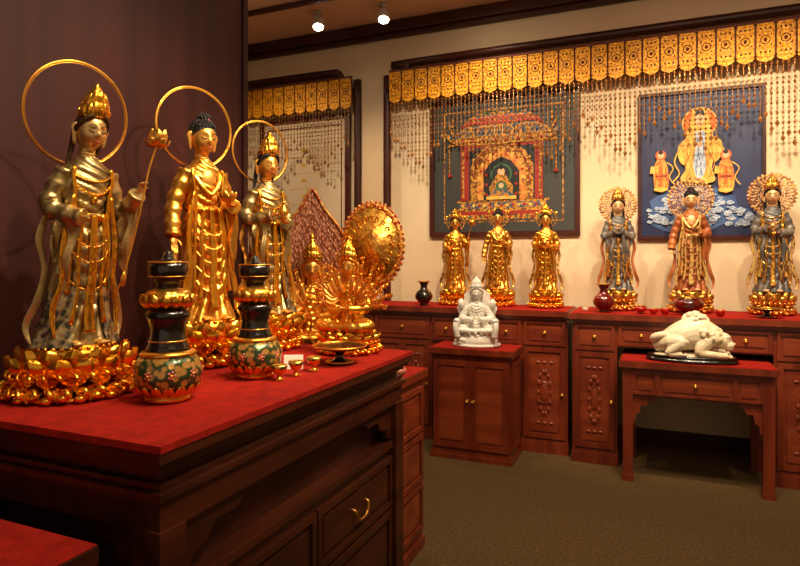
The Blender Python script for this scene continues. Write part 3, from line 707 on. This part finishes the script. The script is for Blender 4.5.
def beast():
    e=empty('reclining_jade_lion',(.180,3.842,.7040),0,1)
    m=MB(); z=.035
    m.tube([(-.200,.01,z+.040),(-.14,.01,z+.070),(-.05,0,z+.108),(.03,0,z+.130),(.09,-.005,z+.120),(.15,-.01,z+.105)],[(.03,.03),(.075,.055),(.085,.085),(.080,.095),(.062,.075),(.045,.05)],20,0,6)
    m.ell((.160,-.025,z+.095),(.046,.046,.048)); m.ell((.192,-.035,z+.072),(.026,.034,.026)); m.ell((.193,-.037,z+.054),(.022,.028,.010)); m.ell((.214,-.039,z+.082),(.008,.014,.007))
    for s_ in (-1,1):
        m.ell((.150,-.02+s_*.045,z+.112),(.012,.006,.014)); m.ell((.184,-.032+s_*.024,z+.106),(.009,.008,.008)); m.ell((.183,-.032+s_*.022,z+.120),(.016,.012,.006))
        m.tube([(-.12,s_*.05,z+.08),(-.05,s_*.080,z+.08),(-.12,s_*.085,z+.02),(-.05,s_*.085,z+.014)],[.045,.034,.022,.018],12,0,5)
        m.tube([(.08,s_*.05,z+.09),(.04,s_*.075,z+.03),(.12,s_*.075,z+.018),(.18,s_*.07,z+.016)],[.042,.028,.02,.018],12,0,5)
        for t in range(4): m.ell((.195,s_*.07+(t-1.5)*.011,z+.013),(.012,.006,.01)); m.ell((-.035,s_*.085+(t-1.5)*.010,z+.012),(.012,.006,.009))
    rnd=random.Random(4)
    for k in range(80):
        a=rnd.uniform(-.3,pi+.3); x=rnd.uniform(.05,.145); q=(.055+.1*(.145-x))
        c=(x,-.01+(q+.01)*cos(a),z+.100+.25*(.145-x)+q*sin(a)); m.ell(c,(.014,.011,.012))
    # rounded mane mass rising over the shoulders, carved in curled locks
    m.ell((.015,.0,z+.185),(.065,.050,.060)); m.ell((.045,-.004,z+.165),(.065,.055,.055))
    for k in range(46):
        a=rnd.uniform(0,2*pi); b=rnd.uniform(.0,1.25); c=Vector((.02+.068*sin(b)*cos(a),-.002+.052*sin(b)*sin(a),z+.185+.060*cos(b)))
        m.tube([c-Vector((.010,0,.006)),c+Vector((.0,0,.006)),c+Vector((.010,0,-.004))],[.007,.009,.006],7,0,3)
    m.tube([(-.175,.0,z+.06),(-.20,-.02,z+.09),(-.17,-.04,z+.110),(-.12,-.04,z+.120),(-.10,-.035,z+.10)],[.018,.022,.022,.016,.008],12,0,5)
    m.ell((.0,.0,.032),(.210,.082,.02))
    m.build('lion_body',[jade],e,remesh=.0038,smit=1)
    b=MB(); b.lathe([(.235,.0),(.245,.006),(.24,.018),(.215,.022),(.235,.030),(.23,.036),(.02,.036)],n=48,mi=0,sy=.44)
    b.build('carved_stand',[blackm],e)
beast()

# ---------------------------------------------------------------- vessels
RX=Matrix.Rotation(pi/2,4,'X')
def altar_vase(name,x,y,h,zb=.951):
    m=MB(); k=h/.35
    def P(l): return [(r*k,z*k) for r,z in l]
    m.lathe(P([(.046,0),(.055,.004),(.054,.012),(.045,.018),(.046,.022)]),(x,y,zb),36,1)
    m.lathe(P([(.046,.020),(.064,.030),(.075,.045),(.079,.065),(.077,.085),(.070,.102),(.060,.112)]),(x,y,zb),44,2)
    m.petals(16,P([(.047,.016),(.062,.022),(.071,.032),(.076,.044)]),.013*k,0,.003,1,(x,y,zb))
    m.lathe(P([(.062,.110),(.066,.113),(.062,.119),(.05,.122)]),(x,y,zb),36,1)
    m.lathe(P([(.054,.120),(.048,.13),(.042,.15),(.040,.17),(.047,.195),(.052,.205),(.050,.215),(.03,.225)]),(x,y,zb),40,0)
    m.lathe(P([(.030,.222),(.046,.230),(.056,.242),(.054,.256),(.042,.266),(.03,.27)]),(x,y,zb),40,1,wave=.05,nw=14)
    m.petals(14,P([(.040,.226),(.054,.232),(.060,.244),(.057,.256)]),.012*k,0,.004,1,(x,y,zb))
    m.lathe(P([(.028,.262),(.026,.275),(.030,.285),(.044,.298),(.047,.318),(.044,.336),(.022,.338),(.014,.345),(.009,.358),(.002,.362)]),(x,y,zb),36,0)
    m.torus((x,y,zb+.334*k),.045*k,.0022*k,1,n=36,m=6,M=RX); m.torus((x,y,zb+.145*k),.044*k,.002,1,n=36,m=6,M=RX); m.torus((x,y,zb+.30*k),.0445*k,.0015,1,n=36,m=6,M=RX)
    for q in range(9):
        a=2*pi*q/9
        for t in range(5):
            b=2*pi*t/5; m.ell((x+.076*k*cos(a+.09*cos(b)),y+.076*k*sin(a+.09*cos(b)),zb+k*.070+.008*sin(b)),(.0045,.0045,.0045),3,7,5)
        m.ell((x+.078*k*cos(a),y+.078*k*sin(a),zb+k*.070),(.004,.004,.004),1,7,5)
    m.build(name,[blackm,gold,belly,pinkf])
altar_vase('cloisonne_altar_vase',-1.108,1.134,.355); altar_vase('cloisonne_altar_vase.001',-1.087,1.454,.345)
def offcup(name,x,y):
    m=MB(); m.lathe([(.014,0),(.016,.003),(.006,.008),(.006,.016),(.016,.022),(.021,.034),(.022,.044),(.020,.044),(.017,.03),(.002,.026)],(x,y,.951),24,0)
    m.lathe([(.0205,.033),(.0228,.035),(.0228,.041),(.0215,.042)],(x,y,.951),24,1); m.build(name,[gold,belly])
offcup('offering_cup',-.992,1.44); offcup('offering_cup.001',-.985,1.515); offcup('offering_cup.002',-.975,1.60)
def compote(name,x,y,z,R,h,gm=gold):
    m=MB(); m.lathe([(R*.5,0),(R*.52,.006),(R*.3,.012),(R*.16,h*.35),(R*.16,h*.6),(R*.5,h*.75),(R,h*.9),(R*1.02,h),(R*.96,h),(R*.5,h*.86),(.002,h*.84)],(x,y,z),40,0)
    m.torus((x,y,z+h),R*1.0,.003,1,n=40,m=6,M=RX); m.torus((x,y,z+.008),R*.5,.003,1,n=40,m=6,M=RX)
    m.build(name,[blackm,gm])
compote('fruit_stand',-.965,1.745,.951,.088,.060)
compote('offering_dish',.585,4.04,.953,.085,.055,brass)
m=MB(); m.box(-.03,.03,-.001,.001,0,.045)
ob=m.build('price_card',[paper]); ob.location=(-1.05,1.60,.951); ob.rotation_euler=(-.2,0,.5)
def vase(name,x,y,z,s,prof,mats,n=32):
    m=MB(); m.lathe([(r*s,h*s) for r,h in prof],(x,y,z),n,0); m.torus((x,y,z+prof[-3][1]*s),prof[-3][0]*s,.003,1,n=28,m=6,M=RX)
    m.build(name,mats)
VP=[(.45,0),(.5,.06),(.4,.12),(.55,.3),(.95,.75),(1.0,1.1),(.8,1.5),(.45,1.75),(.35,2.1),(.5,2.5),(.7,2.65),(.62,2.65),(.02,2.3)]
vase('flower_vase',-.315,4.06,.953,.068,VP,[redp,brass]); vase('flower_vase.001',-1.575,4.12,.953,.066,VP,[blackm,gold])
BW=[(.5,0),(.6,.06),(.35,.15),(.6,.3),(1,.6),(1.1,.9),(.95,1.15),(.7,1.25),(.8,1.32),(.7,1.3),(.02,1.25)]
vase('incense_burner',.175,4.045,.953,.080,BW,[redp,brass])
CP=[(.5,0),(.55,.1),(.8,.4),(1,1.0),(1,1.4),(.9,1.4),(.8,.9),(.02,.6)]
vase('lidded_candle_jar',-.095,4.05,.953,.036,BW,[redl,brass]); vase('candle_cup.001',-.02,4.02,.953,.026,CP,[redl,brass]); vase('candle_cup.002',.045,4.03,.953,.028,CP,[redl,brass]); vase('candle_cup.003',.345,4.03,.953,.028,CP,[redl,brass]); vase('candle_cup',-.43,4.06,.953,.02,CP,[paper,brass])
vase('porcelain_bowl',-.985,2.27,.8045,.036,BW,[MT('pink_porcelain','#c06a5a',.2,0,coat=.5),gold])

# ---------------------------------------------------------------- valances and beads
def valance(name,x0,x1,y):
    m=MB(); n=round((x1-x0)/.112); w=(x1-x0)/n
    m.box(x0,x1,y,y+.012,2.80,2.82,1)
    m.box(x0,x1,y+.006,y+.010,2.60,2.80,1)
    for k in range(n):
        a=x0+k*w+.006; b=x0+(k+1)*w-.006; c=(a+b)/2
        pts=[(a,2.80),(a,2.578),(a+.010,2.566),(c-.02,2.558),(c,2.550),(c+.02,2.558),(b-.010,2.566),(b,2.578),(b,2.80)]
        m.poly(pts,y-.004,y+.002,0)
        for (p,q,r,s_) in ((a,a+.006,2.575,2.80),(b-.006,b,2.575,2.80),(a,b,2.788,2.798),(a,b,2.585,2.592),(a,b,2.742,2.748),(a,b,2.640,2.645)): m.box(p,q,y-.009,y-.003,r,s_,0)
        for d in (-.025,0,.025): m.ell((c+d,y-.004,2.766),(.006,.004,.008),1,8,5); m.ell((c+d,y-.004,2.615),(.006,.004,.008),1,8,5)
        m.torus((c,y-.005,2.693),.026,.003,1,n=18,m=5); m.ell((c,y-.006,2.693),(.010,.004,.013),1,8,5)
        for dx in (-1,1):
            for dz in (-1,1): m.ell((c+dx*.032,y-.004,2.693+dz*.034),(.005,.004,.008),1,7,5)
    m.build(name,[valm,valr])
valance('gold_valance',-2.00,1.70,4.44); valance('gold_valance.001',-3.90,-2.34,4.44)
def beads(name,x0,x1,y):
    m=MB(); x=x0; i=0
    OCT=[(1,0,0),(-1,0,0),(0,1,0),(0,-1,0),(0,0,1),(0,0,-1)]; OF=[(0,2,4),(2,1,4),(1,3,4),(3,0,4),(2,0,5),(1,2,5),(3,1,5),(0,3,5)]
    zt=2.548
    while x<x1:
        ph=(x-x0)/.50; tri=abs((ph%1)*2-1); L=.24+.27*(1-tri)+.05*((i%2))
        z=zt-.014; k=0
        m.box(x-.0012,x+.0012,y-.0012,y+.0012,zt-L,zt,0)
        while z>zt-L:
            r=.0095 if (k%2==0) else .0065; last=z-.032<=zt-L
            if last: r=.014
            m.add([(x+p[0]*r,y+p[1]*r,z+p[2]*r*(1.4 if not last else 1.8)) for p in OCT],OF,0,False)
            z-=.032; k+=1
        x+=.031; i+=1
    m.build(name,[beadm])
beads('bead_curtain',-1.97,1.68,4.412); beads('bead_curtain.001',-3.88,-2.36,4.412)

# ---------------------------------------------------------------- pictures
def mm(n,c,**k): return MT(n,c,k.pop('rough',.6),k.pop('metal',0),**k)
pdark=mm('embroidery_mat','#15181e',col2='#44443e',ns=70,tex='magic'); pnavy=mm('navy_silk','#131b46',col2='#1a2854',ns=5,rough=.5)
pred=mm('embroidery_red','#96200f'); pteal=mm('embroidery_teal','#1a4c66',col2='#b87c28',ns=40,tex='voronoi',lo=.4,hi=.6); pgold=mm('embroidery_gold','#d09436',col2='#6a3a10',ns=55,tex='voronoi',metal=.2)
porange=mm('halo_orange','#e4601c'); pskin=mm('painted_skin','#e0b088'); pwhite=mm('foam_white','#c8d2de',col2='#94aac8',ns=40); pblue=mm('wave_blue','#26417a',col2='#4a6a9c',ns=12); pyel=mm('robe_yellow','#ecbc54',col2='#c08a28',ns=20,lo=.4,hi=.8); pbrown=mm('robe_rust','#c05a1a',col2='#e0a848',ns=40); pblk=mm('ink','#101014'); pgreen=mm('embroidery_green','#356040')
frm=mm('maroon_frame','#4a130e',rough=.35)
PM=[trimw,pdark,pnavy,pred,pteal,pgold,porange,pskin,pwhite,pblue,pyel,pbrown,pblk,pgreen,nichem,frm]
class Pic:
    def __init__(s,x0,x1,z0,z1,y): s.m=MB(); s.x0,s.x1,s.z0,s.z1,s.y=x0,x1,z0,z1,y; s.l=0
    def frame(s,w,mf,mat_,d=.03):
        m=s.m; m.box(s.x0,s.x1,s.y-d,s.y,s.z1-w,s.z1,mf); m.box(s.x0,s.x1,s.y-d,s.y,s.z0,s.z0+w,mf); m.box(s.x0,s.x0+w,s.y-d,s.y,s.z0+w,s.z1-w,mf); m.box(s.x1-w,s.x1,s.y-d,s.y,s.z0+w,s.z1-w,mf)
        m.box(s.x0+w,s.x1-w,s.y-.012,s.y,s.z0+w,s.z1-w,mat_); s.yy=s.y-.012
    def P(s,pts,mi,smooth=False):
        s.l+=1
        if smooth: pts=cr(pts,4)
        q=[(s.x0+p[0]*(s.x1-s.x0),s.z0+p[1]*(s.z1-s.z0)) for p in pts]
        s.m.poly(q,s.yy-.00012*s.l-.0006,s.yy,mi)
    def R(s,u0,u1,v0,v1,mi): s.P([(u0,v0),(u1,v0),(u1,v1),(u0,v1)],mi)
    def C(s,u,v,r,mi,asp=1,n=20):
        W=s.x1-s.x0;H=s.z1-s.z0
        s.P([(u+r*cos(2*pi*k/n)/W,v+r*asp*sin(2*pi*k/n)/H) for k in range(n)],mi)
    def L(s,pts,w,mi):
        s.l+=1; q=[(s.x0+p[0]*(s.x1-s.x0),s.yy-.00012*s.l-.0008,s.z0+p[1]*(s.z1-s.z0)) for p in pts]
        s.m.tube(q,[(w,.0006)]*len(q),6,mi,5,up=(0,1,0))
p=Pic(-1.69,-.52,1.47,2.55,YW-.002); p.frame(.035,0,1)
p.R(.10,.90,.10,.915,5); p.R(.108,.892,.108,.907,1)
p.R(.2,.8,.12,.155,5); p.R(.17,.83,.155,.18,3); p.R(.19,.81,.18,.20,5); p.R(.21,.79,.20,.245,4); p.R(.19,.81,.245,.262,5)
for k in range(15): p.C(.235+.038*k,.222,.012,3 if k%2 else 10)
for k in range(16): p.C(.21+.0385*k,.138,.010,3 if k%2 else 13)
p.R(.25,.75,.26,.66,3); p.R(.28,.72,.26,.64,12)
p.P([(.29,.26),(.29,.5),(.34,.6),(.42,.66),(.5,.68),(.58,.66),(.66,.6),(.71,.5),(.71,.26)],5)
p.P([(.34,.26),(.34,.48),(.39,.56),(.46,.60),(.5,.62),(.54,.60),(.61,.56),(.66,.48),(.66,.26)],11)
p.P([(.38,.26),(.38,.46),(.43,.53),(.5,.57),(.57,.53),(.62,.46),(.62,.26)],12)
for k in range(13):
    a=pi*k/12; p.C(.5-.145*cos(a),.42+.19*sin(a),.011,3 if k%2 else 10)
for k in range(11):
    a=pi*k/10; p.L([(.5-.175*cos(a),.42+.225*sin(a)),(.5-.19*cos(a+.1),.42+.24*sin(a+.1)),(.5-.18*cos(a+.2),.42+.25*sin(a+.2))],.005,3)
for u in (.235,.75): p.R(u-.012,u+.022,.26,.67,3); p.R(u-.003,u+.012,.28,.65,5)
p.C(.5,.44,.085,13); p.C(.5,.44,.07,12)
p.P([(.43,.28),(.42,.35),(.46,.42),(.5,.50),(.54,.42),(.58,.35),(.57,.28)],5); p.C(.5,.46,.028,7); p.C(.5,.495,.02,12); p.C(.5,.35,.045,13); p.C(.5,.36,.02,7); p.P([(.40,.27),(.44,.33),(.56,.33),(.60,.27)],4); p.R(.40,.60,.262,.285,10)
for s_ in (-1,1):
    for k in range(4): p.C(.5+s_*(.125+.02*k),.31+.08*k,.016,5)
    for k in range(3): p.C(.5+s_*.10,.30+.07*k,.012,3)
p.P([(.13,.66),(.16,.70),(.24,.73),(.5,.735),(.76,.73),(.84,.70),(.87,.66),(.80,.665),(.5,.655),(.2,.665)],5)
p.P([(.15,.70),(.2,.76),(.27,.80),(.5,.805),(.73,.80),(.8,.76),(.85,.70),(.78,.725),(.5,.72),(.22,.725)],4)
for k in range(22): p.R(.215+.0265*k,.221+.0265*k,.725,.79,5 if k%2 else 12)
p.P([(.22,.79),(.26,.83),(.33,.86),(.5,.865),(.67,.86),(.74,.83),(.78,.79),(.7,.805),(.5,.80),(.3,.805)],3)
p.P([(.28,.85),(.33,.885),(.5,.89),(.67,.885),(.72,.85),(.5,.86)],4)
for k in range(17): p.C(.2+.0375*k,.69,.012,3 if k%2 else 4)
for k in range(13): p.C(.28+.036*k,.832,.010,5 if k%2 else 4)
for s_ in (-1,1):
    for k in range(3): p.L([(.5+s_*(.30+.02*k),.67+.065*k),(.5+s_*(.35-.01*k),.70+.06*k),(.5+s_*(.37-.02*k),.74+.06*k)],.008,5)
    p.L([(.5+s_*.02,.885),(.5+s_*.06,.90),(.5+s_*.10,.885),(.5+s_*.14,.90)],.006,13)
for u in (.145,.855): p.C(u,.73,.022,4); p.R(u-.004,u+.004,.45,.66,5); p.C(u,.45,.016,3)
p.m.build('shrine_embroidery_picture',PM)
p=Pic(-.125,.655,1.43,2.45,YW-.002); p.frame(.022,0,2)
p.C(.5,.775,.108,10,1,32); p.C(.5,.775,.100,6,1,32); p.C(.5,.775,.078,11,1,32); p.C(.5,.775,.070,6,1,32)
cl=[(.08,.12),(.12,.20),(.10,.26),(.17,.30),(.22,.34),(.29,.33),(.35,.37),(.42,.34),(.50,.36),(.58,.33),(.64,.34),(.70,.30),(.77,.28),(.80,.21),(.88,.19),(.93,.12),(.84,.07),(.70,.10),(.58,.06),(.42,.09),(.28,.05),(.16,.08),(.08,.12)]
p.P(cl,9,True)
rnd=random.Random(9)
for k in range(150):
    u=rnd.uniform(.09,.90); top=.35-.62*abs(u-.45)**1.35; bot=.08; v=bot+(max(top,bot+.03)-bot)*rnd.random()**.7; r=rnd.uniform(.014,.034); sg=1 if k%2 else -1
    p.l=30+k
    p.P([(u-r,v),(u-r*.8,v+r*.45),(u-r*.2,v+r*.7),(u+r*.4,v+r*.5),(u+r,v+r*.1),(u+r*.5,v-r*.2),(u-r*.4,v-r*.25),(u-r,v)],8,True)
    p.L([(u+sg*r*.6,v-.004),(u+sg*r*.1,v+r*.4),(u-sg*r*.4,v+r*.25),(u-sg*r*.3,v-.002)],.0016,9)
p.l=185
p.P([(.43,.80),(.40,.70),(.385,.58),(.395,.48),(.345,.40),(.42,.385),(.52,.37),(.62,.385),(.595,.47),(.615,.57),(.60,.70),(.57,.80),(.545,.86),(.455,.86),(.43,.80)],10,True)
p.P([(.46,.71),(.465,.60),(.45,.48),(.5,.39),(.55,.48),(.535,.60),(.54,.71),(.46,.71)],8,True)
p.P([(.40,.68),(.33,.62),(.34,.53),(.39,.50),(.43,.60),(.40,.68)],10,True); p.P([(.60,.68),(.67,.64),(.665,.55),(.61,.51),(.57,.62),(.60,.68)],10,True)
for u,du in ((.42,-.02),(.445,.01),(.555,-.01),(.58,.02),(.40,.03),(.60,-.03)): p.L([(u,.68),(u+du,.58),(u-du*.5,.50),(u+du,.41)],.0028,11)
for u,du in ((.48,.01),(.5,-.01),(.52,.01)): p.L([(u,.68),(u+du,.58),(u-du,.48),(u,.42)],.0016,9)
p.L([(.35,.62),(.30,.52),(.34,.44),(.28,.38)],.005,10); p.L([(.655,.62),(.71,.54),(.66,.46),(.72,.40)],.005,10)
p.P([(.468,.83),(.465,.78),(.5,.745),(.535,.78),(.532,.83),(.5,.845),(.468,.83)],7,True); p.P([(.46,.81),(.468,.85),(.5,.885),(.532,.85),(.54,.81),(.5,.835)],12); p.C(.5,.865,.012,5)
for s_ in (-1,1): p.R(.5+s_*.016-.008,.5+s_*.016+.008,.798,.802,12)
p.R(.490,.510,.768,.773,3); p.C(.5,.63,.018,7); p.C(.5,.70,.012,5)
for u,vv in ((.19,.40),(.70,.38)):
    p.P([(u-.05,vv-.05),(u-.06,vv+.06),(u-.03,vv+.14),(u+.03,vv+.14),(u+.06,vv+.06),(u+.06,vv-.05),(u,vv-.08),(u-.05,vv-.05)],11,True); p.C(u,vv+.17,.034,6); p.C(u,vv+.17,.021,7); p.C(u,vv+.19,.015,12); p.P([(u-.08,vv+.10),(u-.03,vv+.09),(u-.03,vv+.05),(u-.09,vv+.05)],10); p.R(u-.010,u+.010,vv-.02,vv+.10,6); p.R(u-.05,u+.05,vv+.02,vv+.035,3); p.C(u,vv-.06,.045,10,.35)
    for t in range(4): p.L([(u-.04+.026*t,vv+.09),(u-.045+.03*t,vv+.02),(u-.04+.026*t,vv-.05)],.0022,5)
    p.L([(u+.05,vv+.12),(u+.10,vv+.08),(u+.07,vv+.02),(u+.11,vv-.03)],.004,10)
p.m.build('guanyin_painting',PM)
p=Pic(-3.35,-2.42,1.30,2.55,YW-.002); p.frame(.045,15,14); p.R(.09,.91,.07,.93,15); p.R(.10,.90,.08,.92,14)
for k in range(6): p.C(.5,.22+.11*k,.03,10,.5); p.R(.35,.65,.16+.11*k,.165+.11*k,10)
p.m.build('framed_scroll_picture',PM)

# ---------------------------------------------------------------- lights
lens=MT('lamp_lens','#fff0d0',.3,emis=60)
whitem=MT('lamp_housing','#c8beb0',.4,.3)
def spot(loc,target,E,ang=70,col=(1,.77,.50),blend=.7,rad=.04,zc=3.22):
    loc=Vector(loc); tg=Vector(target); d=(tg-loc).normalized()
    e=empty('ceiling_spotlight',loc)
    q=d.to_track_quat('-Z','Y').to_matrix().to_4x4()
    m=MB(); sub=MB(); sub.lathe([(.012,.10),(.035,.09),(.042,.075),(.045,.0),(.041,-.002),(.038,.008)],n=24); m.merge(sub,q)
    m.lathe([(.035,zc-loc.z-.015),(.035,zc-loc.z)],n=20); m.tube([(0,0,.04),(0,0,zc-loc.z-.005)],.008,8)
    m.build('housing',[whitem],e)
    l=MB(); sub=MB(); sub.lathe([(.001,.006),(.037,.006),(.037,.000),(.001,-.001)],n=24); l.merge(sub,q); l.build('lens',[lens],e)
    ld=bpy.data.lights.new('lamp','SPOT'); ld.energy=E; ld.color=col; ld.spot_size=math.radians(ang); ld.spot_blend=blend; ld.shadow_soft_size=rad
    lo=bpy.data.objects.new('lamp',ld); S.collection.objects.link(lo); lo.parent=e; lo.location=d*.03; lo.rotation_euler=d.to_track_quat('-Z','Y').to_euler()
for x,e_ in ((-2.95,80),(-1.4,115),(-.75,110),(.2,140),(.75,135),(1.4,85)):
    spot((x,2.9,3.10),(x,4.45,1.55),e_,76)
spot((-2.43,4.05,3.10),(-2.0,3.2,1.0),20,110); spot((-1.90,4.12,3.10),(-1.5,3.2,1.0),20,110); spot((-1.15,4.05,3.12),(-1.1,4.45,1.6),22,110)
spot((.45,.75,3.10),(-1.35,1.15,1.45),200,46); spot((.45,1.4,3.10),(-1.4,1.65,1.4),200,42); spot((.3,1.9,3.10),(-1.15,2.05,1.3),190,42)
spot((-.75,1.35,3.10),(-1.35,1.4,1.2),45,75)
spot((.2,2.4,3.10),(.15,3.9,.3),90,80); spot((-.6,2.6,3.10),(-.9,3.9,.4),80,80)
def area(name,loc,size,E,col=(1,.78,.55)):
    ld=bpy.data.lights.new(name,'AREA'); ld.shape='RECTANGLE'; ld.size=size[0]; ld.size_y=size[1]; ld.energy=E; ld.color=col
    o=bpy.data.objects.new(name,ld); S.collection.objects.link(o); o.location=loc
area('fill_area_light',(.5,.4,3.2),(1.2,1.2),34); area('fill_area_light.001',(.5,2.6,3.2),(1.2,.6),32)  # unseen overhead area lamps, added as soft fill; no fixture here
w=bpy.data.worlds.new('World'); S.world=w; w.use_nodes=True; w.node_tree.nodes['Background'].inputs[0].default_value=(1,.72,.48,1); w.node_tree.nodes['Background'].inputs[1].default_value=.42

# ---------------------------------------------------------------- camera
cam=bpy.data.cameras.new('camera'); cam.sensor_width=36; cam.lens=27; cam.shift_y=-.03125; cam.clip_start=.05
co=bpy.data.objects.new('camera',cam); S.collection.objects.link(co); co.location=(0,0,1.3); co.rotation_euler=(pi/2,0,math.radians(23.2)); S.camera=co
S.view_settings.view_transform='Standard'
S.view_settings.look='None'
S.view_settings.exposure=-.27
